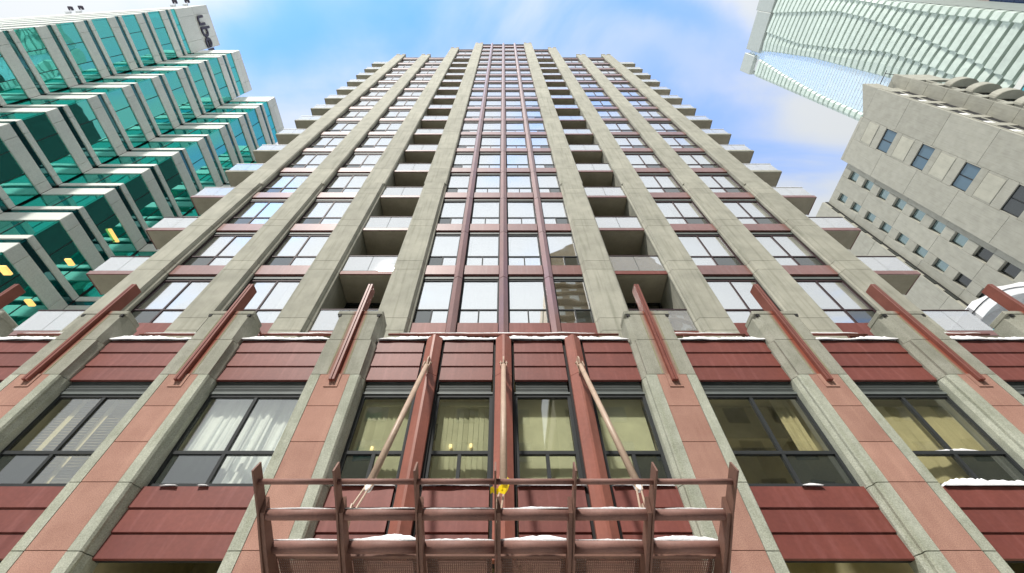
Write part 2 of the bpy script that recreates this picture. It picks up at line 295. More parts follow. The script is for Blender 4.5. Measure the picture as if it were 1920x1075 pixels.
# ---- tower piers
def pier_low():
    return [(-.50,.22),(-.50,.15),(-.455,.115),(-.445,.075),(-.405,.0),(.405,.0),(.445,.075),(.455,.115),(.50,.15),(.50,.22)]
def pier_high():
    return [(-.49,.22),(-.49,.09),(-.45,.045),(.45,.045),(.49,.09),(.49,.22)]
ptop = [60.0, 56.2, 51.4, 51.4]
for s in (-1, 1):
    for k, cx in enumerate(TX):
        X = s*cx; top = Z(ptop[k]); Yf = 7.43
        pr = MB(); pr.box(X-.46, X+.46, Yf+.16, 8.95 if k < 2 else 8.5, Z(6.0), top-.35)
        for q in (-1, 1):
            a, b = sorted((X+q*.12, X+q*.47)); pr.box(a, b, Yf+.02, Yf+.8, top-.35, top)
        pier = pr.build('pier', C_UP, tower)
        n = -1
        while zb(n) < top - .4:
            z0 = zb(n); z1 = min(zb(n+1), top-.36)
            low = n <= 2
            if n == 2: segs = [(z0, z0+.48, 1), (z0+.48, Z(17.45), 1), (Z(17.45), z1, 0)]
            elif low: segs = [(z0, z0+.48, 1), (z0+.48, z1, 1)]
            else: segs = [(z0, z1, 0)]
            if n == -1: segs = [(Z(6.1), z0, 1)] + segs
            for a, b, lo in segs:
                h = b - a - .014
                shared(('pier', lo, round(h, 3)), 'concrete_panel', lambda: MB().prism(pier_low() if lo else pier_high(), .007, .007+h), pier, (X, Yf, a), C_UP)
            n += 1
# ---- generic window: frame mesh with panes as its children
UPPANES = {}
WNO = [0]
def window(parent, x0, x1, z0, z1, Y, kind, gl, fr=FRAME, fw=.05, low=.62, depth=.06, flip=1, inner=None, trough=None, innermat=CURT, screen=0.5, louver=0):
    """frame from x0 to x1; kind 'one' = one light over two, 'two' = two lights over two"""
    f = MB(); xm = (x0+x1)/2; zt = z0+low
    f.box(x0, x1, Y, Y+depth, z1-fw, z1); f.box(x0, x1, Y, Y+depth, z0, z0+fw)
    f.box(x0, x0+fw, Y+.002, Y+depth, z0+fw, z1-fw); f.box(x1-fw, x1, Y+.002, Y+depth, z0+fw, z1-fw)
    f.box(x0+fw, x1-fw, Y+.001, Y+depth, zt-fw/2, zt+fw/2)
    f.box(xm-fw/2, xm+fw/2, Y+.003, Y+depth, z0+fw, zt-fw/2)
    if kind == 'two': f.box(xm-fw/2, xm+fw/2, Y+.003, Y+depth, zt+fw/2, z1-fw)
    key = ('win', round(x1-x0, 3), round(z1-z0, 3), kind, fr.name, round(fw, 3), round(low, 3), depth)
    at = (xm, Y, z0)
    if key not in CACHE: CACHE[key] = f.mesh('window', fr, at)[0]
    o = put(bpy.data.objects.new('window', CACHE[key]), parent, at)
    yg = Y + depth*.4
    def pane(a, b, c, d, m):
        if parent is tower and z0 > zb(6):
            UPPANES.setdefault(m.name, (m, MB()))[1].box(a, b, yg, yg+.008, c, d); return
        p = bx('pane', m, o, a, b, yg, yg+.008, c, d); p.rotation_euler = (random.uniform(-.004, .004), 0, random.uniform(-.004, .004))
    if kind == 'two': pane(x0+fw, xm-fw/2, zt+fw/2, z1-fw, gl); pane(xm+fw/2, x1-fw, zt+fw/2, z1-fw, gl)
    else: pane(x0+fw, x1-fw, zt+fw/2, z1-fw, gl)
    left_screen = flip < 0
    pane(x0+fw, xm-fw/2, z0+fw, zt-fw/2, G_SCREEN if (screen and left_screen) else gl)
    pane(xm+fw/2, x1-fw, z0+fw, zt-fw/2, G_SCREEN if (screen and not left_screen) else gl)
    return o
def curtain(name, parent, x0, x1, z0, z1, Y, mat, pitch=.09, amp=.025, jitter=.4):
    """hanging cloth with folds"""
    n = max(4, int((x1-x0)/pitch*4)); m = MB(); pts = []
    for i in range(n+1):
        x = x0 + (x1-x0)*i/n; pts.append((x, Y + amp*math.sin(i*math.pi/2 + jitter*random.random()*2)*(.5+random.random())))
    vs = [(x, y, z0) for x, y in pts] + [(x + .01*random.random(), y*.3 + (Y)*.7, z1) for x, y in pts]
    m.add(vs, [(i, i+1, n+2+i, n+1+i) for i in range(n)])
    return m.build(name, mat, parent)
# ---- tower bays
def spandrel(x0, x1, z, h=.5, mat=REDUP):
    bx('spandrel', mat, tower, x0, x1, Yt, Yt+.20, z, z+h, .008)
def header(x0, x1, z):   # grey head strip on a black box, spandrel shadow put into its colour
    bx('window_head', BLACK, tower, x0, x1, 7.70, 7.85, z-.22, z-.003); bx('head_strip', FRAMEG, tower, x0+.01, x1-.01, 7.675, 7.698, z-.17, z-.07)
FLOORS_C = range(-1, 17)
for n in FLOORS_C:
    z = zb(n)
    for (a, b, fl, kd) in ((-2.47, -1.51, -1, 1), (-1.23, -.14, -1, 0), (.14, 1.23, 1, 0), (1.51, 2.47, 1, 1)):
        mat = RED if n < 0 else REDUP
        bx('spandrel', mat, tower, a, b, Yt, Yt+.20, z, z+.5, .008)
        o = window(tower, a, b, z+.5, z+F-.22, 7.69, 'one', G_UP, fr=FRAME if n < 4 else FRAMEP, fw=.04, low=.63, flip=fl, screen=kd)
        if n < 16: header(a, b, zb(n+1))
        if n < 2:
            curtain('curtain', o, a+.03 if n else a+.12, b-.03, z+.45, z+F-.2, 7.9, CURT, pitch=.24, amp=.03, jitter=1.6)
        else: bx('curtain', CURT, o, a, b, 7.9, 7.92, z+.45, z+F-.1)
for (a, b) in ((-2.47, -1.51), (-1.23, -.14), (.14, 1.23), (1.51, 2.47)):
    bx('spandrel', REDUP, tower, a, b, Yt, Yt+.2, zb(17), zb(17)+.95, .008)
    bx('coping', FRAMEG, tower, a, b, Yt-.05, Yt+.6, zb(17.62), zb(17.62)+.16)
for (X) in (-1.37, 0, 1.37):
    # V-nosed mullion in storey lengths, with a recessed black reveal each side
    core = MB().box(X-.135, X+.135, 7.66, 8.3, Z(6.3), zb(17.8)).build('mullion', FRAMEP, tower)
    for n in range(-1, 18):
        z0 = zb(n)-.30 + (F if False else 0); z1 = zb(n+1)-.30
        if n == 17: z1 = zb(17.85)
        h = z1-z0-.024
        if n < 0: z0 = Z(6.3); h = z1-z0-.024
        mt = REDUP
        def nose(h=h):
            m = MB(); P = [(-.125,.19),(-.125,.085),(0,.0),(.125,.085),(.125,.19)]
            # chevron: the nose stands lower at the foot and is cut to a point
            return m.prism(P, .0, h)
        shared(('nose', mt.name, round(h, 3)), 'mullion_cover', nose, core, (X, 7.47, z0), mt)
for s in (-1, 1):
    # balcony bay between the first and second piers
    a, b = sorted((s*3.43, s*5.08))
    for n in range(-1, 15):
        z = zb(n)
        bal = bx('balcony_slab', SOFF, tower, a, b, Yt+.03, 8.95, z+.01, z+.16)
        bx('slab_edge', REDUP if n > 0 else RED, bal, a, b, Yt-.01, Yt+.028, z, z+.17, .005)
        if n < 14:
            xm = (a+b)/2
            for (p, q) in ((a+.03, xm-.008), (xm+.008, b-.03)): bx('glass_panel', G_BALC, bal, p, q, Yt+.01, Yt+.02, z+.21, z+1.02)
            bx('handrail', FRAMEP, bal, a, b, Yt-.005, Yt+.04, z+1.03, z+1.07)
            d = window(tower, a, b, z+.16, z+F-.02, 8.75, 'two', G_DARK, fw=.06, low=1.1, screen=0)
            bx('soffit_panel', SOFF, bal, a, b, Yt+.06, 8.72, z-.012, z+.008)
    for n in (14, 15):
        z = zb(n)
        if n == 15: bx('spandrel', REDUP, tower, a, b, Yt, Yt+.2, z, z+.5, .008)
        header(a, b, zb(n+1))
        o = window(tower, a, b, z+.5, z+F-.22, 7.69, 'two', G_UP, fr=FRAMEP, fw=.05, low=.5, flip=s, screen=0)
        bx('curtain', CURT, o, a, b, 7.9, 7.92, z+.4, z+F-.1)
    bx('spandrel', REDUP, tower, a, b, Yt, Yt+.2, zb(16), zb(16)+.45, .008)
    bx('coping', FRAMEG, tower, a, b, Yt-.05, Yt+.6, zb(16.17), zb(16.17)+.16)
    # two window bays
    for (u, v) in ((6.06, 7.71), (8.69, 10.36)):
        a2, b2 = sorted((s*u, s*v))
        for n in range(-1, 14):
            z = zb(n); mat = RED if n < 0 else REDUP
            bx('spandrel', mat, tower, a2, b2, Yt, Yt+.20, z, z+.5, .008)
            header(a2, b2, zb(n+1))
            o = window(tower, a2, b2, z+.5, z+F-.22, 7.69, 'two', G_UP, fr=FRAMEP, fw=.05, low=.63, flip=s)
            rr_ = random.random()  # half-open and olive curtains imitate varied reflections in the panes
            if rr_ < .12: bx('curtain', CURT, o, a2, (a2+b2)/2-.15, 7.9, 7.92, z+.45, z+F-.1); bx('curtain', OLIVE, o, (a2+b2)/2+.3, b2, 7.9, 7.92, z+.45, z+F-.1)
            elif rr_ < .24: bx('curtain', OLIVE, o, a2, b2, 7.9, 7.92, z+1.5, z+F-.1)
            else: bx('curtain', CURT, o, a2, b2, 7.9, 7.92, z+.45, z+F-.1)
        bx('spandrel', REDUP, tower, a2, b2, Yt, Yt+.2, zb(14), zb(14)+.5, .008)
        bx('coping', FRAMEG, tower, a2, b2, Yt-.05, Yt+.6, zb(14.19), zb(14.19)+.16)
    # corner balconies standing out beyond the last pier
    a, b = sorted((s*11.3, s*12.86))
    for n in range(-1, 14):
        z = zb(n)
        bal = bx('balcony_slab', SOFF, tower, a, b, Yt+.03, 8.42, z+.01, z+.16)
        bx('slab_edge', REDUP if n < 3 else C_UP, bal, a, b, Yt-.01, Yt+.028, z, z+.18, .005)
        e = s*12.86; c, d = sorted((e, e+s*.035)); bx('slab_edge', REDUP if n < 3 else C_UP, bal, c, d, Yt-.01, 8.44, z-.002, z+.18, .005)
        xm = (a+b)/2
        for (p, q) in ((a+.03, xm-.008), (xm+.008, b-.03)): bx('glass_panel', G_BALC, bal, p, q, Yt+.01, Yt+.02, z+.21, z+1.0)
        bx('side_glass_panel', G_BALC, bal, min(e, e-s*.01), max(e, e-s*.01), Yt+.05, 8.38, z+.21, z+1.0)
        bx('handrail', WHITE if n > 1 else FRAMEP, bal, a, b, Yt-.005, Yt+.035, z+1.0, z+1.035)
        bx('handrail', WHITE if n > 1 else FRAMEP, bal, min(e, e-s*.03), max(e, e-s*.03), Yt+.04, 8.4, z+1.0, z+1.035)
        for yy in (Yt+.05, 8.38): bx('post', WHITE, bal, min(e, e-s*.03), max(e, e-s*.03), yy, yy+.03, z+.16, z+1.0)

for m_, b_ in UPPANES.values(): b_.build('upper_panes', m_, tower)['kind'] = 'stuff'
# ================================================================== PODIUM
zl = Z(6.27)                                  # ledge height
MX = [-1.37, 0, 1.37]
pod = tower
# floor slabs, side walls and back wall of the podium rooms
carc = MB(); carc.box(-14.5, 14.5, 6.12, 9, 0, Z(1.9)); carc.box(-14.5, 14.5, 6.12, 7.6, Z(5.45), zl-.02); carc.box(-14.5, 14.5, 8.2, 9, Z(1.9), Z(5.45))
carc.build('podium_carcass', ROOM, tower)
rooms = MB()
for s in (-1, 1):
    for c in PX: rooms.box(s*c-.42, s*c+.42, 6.02, 8.2, Z(1.9), Z(5.45))
rooms.build('party_wall', ROOM, tower)
TERR = MB().box(-14.5, 14.5, 6.05, 8.3, zl-.018, zl).build('terrace_roof', C_POD, tower)
# board bands: three lapped boards above the windows, and again below them
upper = [(5.215, 5.555), (5.555, 5.915), (5.915, 6.27)]
lower = [(2.285, 2.605), (2.605, 2.93), (2.93, 3.26)]
def boards(x0, x1):
    for band in (upper, lower):
        sp = bx('spandrel', BLACK, tower, x0, x1, Yp+.06, Yp+.11, Z(band[0][0])+.01, Z(band[-1][1])-.01)
        for i, (a, b) in enumerate(band):
            # each board leans out towards its foot and laps the one beneath
            def fn(w=x1-x0, h=b-a-.012):
                return MB().prism([(.035, 0), (-.0, .012), (.020, h), (.05, h)], -w/2, w/2, 'x')
            shared(('board', round(x1-x0, 3), round(b-a, 3)), 'metal_board', fn, sp, ((x0+x1)/2, Yp, Z(a)+.006), RED)
def louver(x0, x1, z0, z1, parent):
    bx('louver_back', BLACK, parent, x0, x1, Yp+.14, Yp+.16, z0, z1)
    m = MB(); n = 7
    for i in range(n):
        z = z0 + (z1-z0)*(i+.1)/n; m.prism([(Yp+.06, z), (Yp+.10, z+.004), (Yp+.10, z+.014), (Yp+.06, z+.012)], x0, x1, 'x')
    return m.build('louver', FRAMEG, parent)
def snow_strip(name, parent, x0, x1, y0, y1, z, h, seed=0):
    n = max(8, int((x1-x0)/.03)); m = MB(); vs = []
    for i in range(n+1):
        x = x0 + (x1-x0)*i/n; e = min(1, i/8.0, (n-i)/8.0)**.5
        hh = h*(.85 + .6*mnoise.noise(Vector((x*1.7+seed, seed*1.7, 0))) + .22*mnoise.noise(Vector((x*9, seed, 3))) + .22*mnoise.noise(Vector((x*31, seed, 5))))*e + .006
        oy = .02*mnoise.noise(Vector((x*3, seed+9, 0)))
        vs += [(x, y0+oy, z), (x, y0-.008+oy, z+hh*.5), (x, y0+.02+oy, z+hh), (x, y1, z+hh*1.05), (x, y1, z)]
    fs = [(i*5+j, i*5+5+j, i*5+6+j, i*5+1+j) for i in range(n) for j in range(4)]
    o = m.add(vs, fs).build(name, SNOW, parent, smooth=True); o['kind'] = 'stuff'; return o
zw0, zw1 = Z(3.30), Z(5.215)                   # window zone
def podium_window(x0, x1, kind, fit, flip=1, lites=()):
    Yw = Yp+.08
    o = window(tower, x0, x1, Z(3.275), Z(4.96), Yw, kind, G_POD, fr=FRAME, fw=.055, low=.56, depth=.07, flip=flip, screen=1 if flip else 0)
    bx('window_head', FRAMEG, tower, x0, x1, Yw-.02, Yw+.10, Z(4.96)+.003, Z(5.0))
    louver(x0+.03, x1-.03, Z(5.0)+.004, Z(5.25), tower)
    Yi = Yw+.20
    if fit == 'blind':
        m = MB(); x = x0+.06
        while x < x1-.08:
            t = random.uniform(.012, .032); m.box(x, x+.084, Yi+t, Yi+t+.004, Z(3.2), Z(4.98)) if False else m.add([(x, Yi, Z(3.2)), (x+.082, Yi+t, Z(3.2)), (x+.082, Yi+t, Z(4.97)), (x, Yi, Z(4.97))], [(0,1,2,3)]); x += .088
        b = m.build('vertical_blind', OLIVE, o); bx('blind_rail', OLIVE, o, x0+.05, x1-.05, Yi-.02, Yi+.04, Z(4.86), Z(4.92))
    elif fit == 'shade':
        bx('roller_shade', OLIVE, o, x0+.04, x1-.04, Yi, Yi+.006, Z(3.3), Z(5.0))
    elif fit == 'white':
        curtain('curtain', o, x0+.05, (x0+x1)/2+.35, Z(3.25), Z(5.1), Yi, SHEER, pitch=.16, amp=.05, jitter=1.0)
        curtain('curtain', o, (x0+x1)/2+.1, x1-.02, Z(3.25), Z(5.1), Yi+.05, SHEER, pitch=.12, amp=.04, jitter=1.0)
    elif fit == 'slats':
        m = MB()
        for i in range(34):
            z = Z(3.2)+i*.052; m.prism([(Yi, z), (Yi+.04, z+.02), (Yi+.04, z+.024), (Yi, z+.004)], x0+.06, x1-.06, 'x')
        m.build('slatted_blind', WARM, o)
        for xx in (x0+.35, (x0+x1)/2+.1, x1-.35): bx('blind_tape', WARM, o, xx-.05, xx+.05, Yi-.012, Yi-.008, Z(3.2), Z(5.0))
    elif fit == 'room':
        curtain('curtain', o, x1-.42, x1-.12, Z(3.2), Z(5.1), Yi, WARM, pitch=.1, amp=.03)
        bx('bulkhead', ROOM, o, x0-.1, x1+.1, 7.0, 7.3, Z(4.7), Z(5.4))
    elif fit == 'beige':
        curtain('curtain', o, x0+.05, x1-.05, Z(3.2), Z(4.86), Yi, WARM, pitch=.3, amp=.015)
    for (lx, lz) in lites:
        lo = MB().box(lx-.03, lx+.03, 6.36, 6.40, Z(lz), Z(lz)+.10).build('wall_light', LAMP); wl.append(lo)
    return o
wl = []
bays = [(-2.50, -1.575), (-1.165, -.205), (.205, 1.165), (1.575, 2.50)]
for (a, b) in bays: boards(a, b)
podium_window(-2.50, -1.54, 'one', 'blind', -1)
podium_window(-1.18, -.19, 'one', 'blind', 0)
podium_window(.19, 1.18, 'one', 'shade', 0)
podium_window(1.54, 2.50, 'one', 'shade', 1)
fits = {(-1, 0): 'white', (-1, 1): 'slats', (-1, 2): 'blind', (1, 0): 'room', (1, 1): 'beige', (1, 2): 'room'}
for s in (-1, 1):
    for i in range(3):
        a, b = sorted((s*(PX[i]+.49), s*(PX[i+1]-.49)))
        boards(a, b); podium_window(a, b, 'two', fits[(s, i)], s)
    a, b = sorted((s*(PX[3]+.49), s*14.4)); boards(a, b)
# ---- podium mullions
for X in MX:
    core = MB().box(X-.19, X+.19, Yp+.04, Yp+.30, Z(2.3), zl+.03).build('mullion', BLACK, tower)
    for (z0, z1) in ((2.27, 5.30), (5.30, 6.30)):
        h = z1-z0-.008
        shared(('pnose', round(h, 3)), 'mullion_cover', lambda: MB().prism([(-.15,.20),(-.15,.10),(-.02,.0),(.02,.0),(.15,.10),(.15,.20)], 0, h), core, (X, Yp-.13, Z(z0)), REDMUL)
# ---- podium piers: concrete strips either side of pink stone panels
joints = [-1.6, -.6, .45, 1.40, 2.33, 3.22, 3.86, 4.53, 5.22]
for s in (-1, 1):
    for c in PX:
        X = s*c; Yf = Yp-.17
        pier = MB().box(X-.40, X+.40, Yf+.05, Yp+.3, 0, Z(5.22)).build('podium_pier', C_POD, tower)
        for q in (-1, 1):
            for (z0, z1) in ((-1.6, .45), (.45, 2.33), (2.33, 3.22), (3.22, 5.22)):
                h = z1-z0-.012
                P = [(q*.268, .10), (q*.268, 0), (q*.43, 0), (q*.455, .03), (q*.455, .075), (q*.50, .14), (q*.50, .32), (q*.40, .32), (q*.40, .10)]
                shared(('strip', q, round(h, 3)), 'concrete_edge', lambda: MB().prism(P, 0, h), pier, (X, Yf, Z(z0)), C_POD)
        for z0, z1 in zip(joints[:-1], joints[1:]):
            bx('stone_panel', PEACH, pier, X-.262, X+.262, Yf+.004, Yf+.045, Z(z0)+.004, Z(z1)-.004, .003)
        # upper concrete pieces with the stained channel
        body2 = [(-.50,.34),(-.50,.14),(-.43,.045),(-.43,0),(.43,0),(.43,.045),(.50,.14),(.50,.34)]
        def cast(h):
            m = MB(); m.prism(body2, 0, h); return m
        for (z0, z1, dep) in ((5.22, 6.11, 0), (6.11, 6.86, 1)):
            h = z1-z0-.012
            if dep: fn = lambda: MB().prism([(-.47,.46),(-.47,.12),(-.40,0),(.40,0),(.47,.12),(.47,.46)], 0, h)
            else: fn = lambda: cast(h)
            shared(('cast', dep), 'concrete_block', fn, pier, (X, Yf, Z(z0)), C_RUST)
            for q in (-.15, .15): bx('channel_edge', C_MOSS, pier, X+q-.006, X+q+.006, Yf-.005, Yf+.02, Z(z0)+.02, Z(z1)-.03)
        bx('pier_cap', C_RUST, pier, X-.475, X+.475, Yf-.004, Yf+.42, Z(6.86)-.006, Z(6.98), .02)
        for q in (-.40, .40): bx('anchor_socket', BLACK, pier, X+q-.03, X+q+.03, Yf-.012, Yf+.03, Z(6.79), Z(6.85))
        # twin-flange steel bar
        bar = MB()
        for q in (-1, 1): bar.box(min(q*.006, q*.052)+X, max(q*.006, q*.052)+X, Yf-.075, Yf+.16, Z(5.04), Z(7.83), .004)
        bar.box(X-.03, X+.03, Yf-.05, Yf+.15, Z(5.05), Z(7.82)); bar.build('steel_bar', BAR, tower)
        bx('base_plate', PEACH, tower, X-.12, X+.12, Yf-.010, Yf+.003, Z(4.93), Z(5.215))
MB().tube([(-5.75, 6.42, Z(7.5)), (-5.22, 6.42, Z(6.8))], .022, 8).build('stay_rod', BAR, tower, smooth=True)
# ---- rail pipe and snow on the ledge
for (a, b) in ((-2.5, 2.5),) + tuple(tuple(sorted((s*(PX[i]+.45), s*(PX[i+1]-.45)))) for s in (-1, 1) for i in range(3)):
    rp = MB().tube([(a, Yp+.42, zl+.60), (b, Yp+.42, zl+.60)], .028, 10).build('rail_pipe', BAR, tower, smooth=True)
    n = max(2, int((b-a)/.8))
    for i in range(n): x = a + (b-a)*(i+.5)/n; MB().tube([(x, Yp+.42, zl-.01), (x, Yp+.42, zl+.59)], .009, 6).build('post', BAR, rp)
    snow_strip('ledge_snow', tower, a, b, Yp-.03, Yp+.35, zl-.012, .095, a)
    snow_strip('rail_snow', tower, a+(b-a)*.05, a+(b-a)*.9, Yp+.40, Yp+.45, zl+.622, .03, a+3)
for (a, b, h) in ((-2.45, -1.56, .05), (-1.18, -.2, .05), (.2, 1.2, .06), (1.58, 2.47, .055), (-4.95, -4.7, .03), (-4.4, -4.25, .03), (4.3, 4.6, .05), (6.35, 7.7, .12), (-3.6, -3.3, .03)):
    snow_strip('sill_snow', tower, a, b, Yp-.02, Yp+.09, Z(3.248), h, a*3)
snow_strip('sill_snow', tower, 6.75, 7.5, Yp+.09, Yp+.16, Z(3.86), .05, 3)

# ================================================================== CANOPY over the entrance
can = empty('entrance_canopy', (0, 5.8, Z(1.3)), 'brown steel entrance canopy of seven fins and snowy tubes hung from three rods', 'canopy')
FX = [(-3+i)*.685-.07 for i in range(7)]
low_e = [(3.42, 1.985), (3.60, 1.90), (3.80, 1.80), (3.955, 1.71), (4.30, 1.52), (4.8, 1.30), (5.9, 1.0)]
up_e = [(5.9, 1.26), (4.9, 1.50), (4.54, 1.625), (4.31, 1.715), (4.0, 1.85), (3.76, 1.965), (3.60, 2.04), (3.475, 2.10)]
for i, x in enumerate(FX):
    s = 1 if x <= 0.01 else -1
    fin = MB().prism([(y, Z(z)) for y, z in low_e + up_e], x-.008, x+.008, 'x').build('fin', CANOPY, can)
    low2 = [(3.80, 1.815), (4.10, 1.645), (4.35, 1.52), (4.8, 1.33), (5.85, 1.03)]; up2 = [(5.85, 1.24), (4.9, 1.46), (4.54, 1.595), (4.25, 1.71), (3.95, 1.85), (3.78, 1.95)]
    MB().prism([(y, Z(z)) for y, z in low2 + up2], x + s*.012, x + s*.045, 'x').build('stiffener', CANOPY, fin)
tubes = [(3.575, 1.975, .024), (3.87, 1.835, .046), (4.22, 1.715, .054)]
for (y, z, r) in tubes:
    for a, b in zip(FX[:-1], FX[1:]):
        tb = MB().tube([(a+.008, y, Z(z)), (b-.008, y, Z(z))], r, 16).build('cross_tube', TUBE, can, smooth=True)
        if r > .03:
            h = random.uniform(.015, .035)
            if r > .05 and (0 < a+.1 < .3 or -1.6 < a < -1.3 or a > 1.2): h = .055
            snow_strip('tube_snow', tb, a+.012, b-.012, y-r*.62, y+r*.75, Z(z)+r*.70, h, a*5+y)
# perforated panels: real wire lattice, sloping down towards the wall
SL = -.34
for a, b in zip(FX[:-1], FX[1:]):
    m = MB(); y0, zz = 4.37, 1.675; st = .019
    def q(x0, x1, ya, yb, t, m=m, y0=y0, zz=zz):
        za, zb_ = Z(zz)+(ya-y0)*SL, Z(zz)+(yb-y0)*SL
        m.add([(x0,ya,za),(x1,ya,za),(x1,yb,zb_),(x0,yb,zb_),(x0,ya,za+t),(x1,ya,za+t),(x1,yb,zb_+t),(x0,yb,zb_+t)], [(3,2,1,0),(4,5,6,7),(0,1,5,4),(1,2,6,5),(2,3,7,6),(3,0,4,7)])
    n = int((b-a-.07)/st)
    for i in range(n+1): x = a+.035+i*st; q(x-.0038, x+.0038, y0, y0+.42, .004)
    for j in range(int(.42/st)): y = y0+j*st; q(a+.035, b-.035, y-.0038, y+.0038, .006)
    q(a+.012, b-.012, y0-.03, y0-.002, .03)
    q(a+.02, b-.02, y0+.43, 5.7, .006)
    m.build('mesh_panel', CANOPY, can)
    for (u0, u1) in ((a+.05, a+.15), (b-.09, b-.05)):
        sn = MB(); sn.add([(u0,y0,Z(zz)+.012),(u1,y0,Z(zz)+.012),(u1+.02,y0+.4,Z(zz)+.4*SL+.012),(u0,y0+.4,Z(zz)+.4*SL+.012),((u0+u1)/2,y0+.02,Z(zz)+.06),((u0+u1)/2,y0+.38,Z(zz)+.4*SL+.06)], [(0,3,2,1),(0,1,4),(3,5,2),(1,2,5,4),(0,4,5,3)])
        o = sn.build('panel_snow', SNOW, can); o['kind'] = 'stuff'
# three hanger rods with clevises
for X in MX:
    top = Vector((X, Yp-.26, Z(5.40))); bot = Vector((X, 4.24, Z(2.32))); d = (bot-top).normalized()
    rod = MB().tube([top+d*.12, bot], .040, 16).build('hanger_rod', ROD, can, smooth=True)
    br = MB(); side = Vector((1, 0, 0)); up = d.cross(side)
    for q in (-1, 1):
        p0 = top + side*q*.045 - d*.03; p1 = top + side*q*.045 + d*.20
        br.add([tuple(p + up*a + side*t*q) for t in (0, .012) for p, a in ((p0, -.03), (p1, -.03), (p1, .03), (p0, .03))], [(0,1,2,3),(7,6,5,4),(0,4,5,1),(1,5,6,2),(2,6,7,3),(3,7,4,0)])
    br.prism([(Yp-.13, Z(5.26)), (Yp-.30, Z(5.36)), (Yp-.31, Z(5.46)), (Yp-.25, Z(5.58)), (Yp-.13, Z(5.62))], X-.012, X+.012, 'x')
    br.tube([(X-.075, Yp-.26, Z(5.40)), (X+.075, Yp-.26, Z(5.40))], .016, 8)
    br.build('clevis', ROD, rod)
    ft = MB()
    for q in (-1, 1):
        a0 = bot + side*q*.02; a1 = Vector((X-.06+q*.03, 4.08, Z(1.94)))
        ft.tube([a0, a1], .010, 8)
    pl = bot - d*.16
    ft.add([tuple(pl + side*x + d*y + up*z) for z in (-.006, .006) for x, y in ((-.035, 0), (.035, 0), (.05, .14), (.025, .26), (-.025, .26), (-.05, .14))],
           [(5,4,3,2,1,0),(6,7,8,9,10,11)] + [(i, (i+1) % 6, 6+(i+1) % 6, 6+i) for i in range(6)])
    ft.prism([(4.02, Z(1.80)), (4.16, Z(1.75)), (4.13, Z(2.02)), (4.06, Z(2.03))], X-.066, X-.054, 'x')
    ft.build('fork', ROD, rod)
    sn = MB(); sn.tube([pl + d*.0 - up*.02, pl + d*.07 - up*.025, pl + d*.22 - up*.02, pl+d*.27], [.02, .045, .038, .010], 12)
    so_ = sn.build('rod_snow', SNOW, rod, smooth=True); so_['kind'] = 'stuff'
# yellow tape knotted on the middle rod
yt = MB()
bot = Vector((0, 4.02, Z(2.30)))
def ribbon(m, pts, wv):
    w = Vector(wv); k = [tuple(Vector(p)+w) for p in pts] + [tuple(Vector(p)-w) for p in pts]; n = len(pts)
    m.add(k, [(i, i+1, n+i+1, n+i) for i in range(n-1)])
ribbon(yt, [(-.05, 4.10, Z(2.17)), (-.08, 4.07, Z(2.145)), (-.105, 4.05, Z(2.16)), (-.125, 4.04, Z(2.14))], (0, -.01, .024))
ribbon(yt, [(-.01, 4.12, Z(2.20)), (.03, 4.08, Z(2.27)), (.055, 4.06, Z(2.24)), (.05, 4.05, Z(2.18)), (.02, 4.07, Z(2.15)), (-.03, 4.10, Z(2.18))], (.010, -.012, .022))
ribbon(yt, [(-.05, 4.13, Z(2.20)), (-.01, 4.07, Z(2.20)), (.04, 4.13, Z(2.22))], (0, -.006, .026))
yo = yt.build('caution_tape', YEL); tag(yo, 'yellow tape knotted round the foot of the middle canopy rod', 'tape')
mo = yo.modifiers.new('thickness', 'SOLIDIFY'); mo.thickness = .002
# wall lights glimpsed through the lower windows
for i, (x, z, lab) in enumerate(((-2.13, 3.98, 'small lit wall light behind blinds of the window left of the left rod'), (-.86, 4.02, 'left of two lit wall lights behind vertical blinds left of the middle rod'),
        (-.53, 4.03, 'right of two lit wall lights behind vertical blinds left of the middle rod'), (3.72, 4.32, 'upper lit wall light in the dark room right of the canopy'), (3.78, 4.14, 'lower lit wall light in the dark room right of the canopy'))):
    o = MB().box(x-.022, x+.022, 6.24 if x < 0 else 6.6, 6.27 if x < 0 else 6.63, Z(z), Z(z)+.07, .008).build('wall_light', LAMP); tag(o, lab, 'wall light', 'lit wall lights inside the lower windows')

# ================================================================== LEFT: stepped teal glass office building
off = empty('office_building', (-30, 9, 0), 'stepped office building of teal glass and white cladding bands at the left', 'office building')
FH = 3.39
steps = [(-32.9, 3.4, 7.35, 56.8, 51.1, 8), (-28.9, 7.35, 11.4, 53.2, 51.45, 8), (-24.9, 11.4, 15.56, 49.9, 48.05, 7), (-20.9, 15.56, 20.0, 46.4, 44.7, 6)]   # x, y from, y to, roof, parapet foot, last storey
cr_ = MB()
for i_, (X, y0, y1, rt, pf, kl) in enumerate(steps): cr_.box(-46, X-4.5, y0 + (1.2 if i_ == 0 else 0), y1, 0, Z(rt)-.1)
cr_.build('core', DARKROOM, off)
T = .12
SX = lambda x: 3.4 + (-32.9 - x)*.053        # the street end wall runs slightly askew
def endband(nm, mat, z0, z1, o=0.0, th=.12, x0=-57.0, x1=-32.95):
    P = [(x1, SX(x1)+o), (x0, SX(x0)+o), (x0, SX(x0)+o+th), (x1, SX(x1)+o+th)]
    return MB().prism(P, z0, z1).build(nm, mat, off)
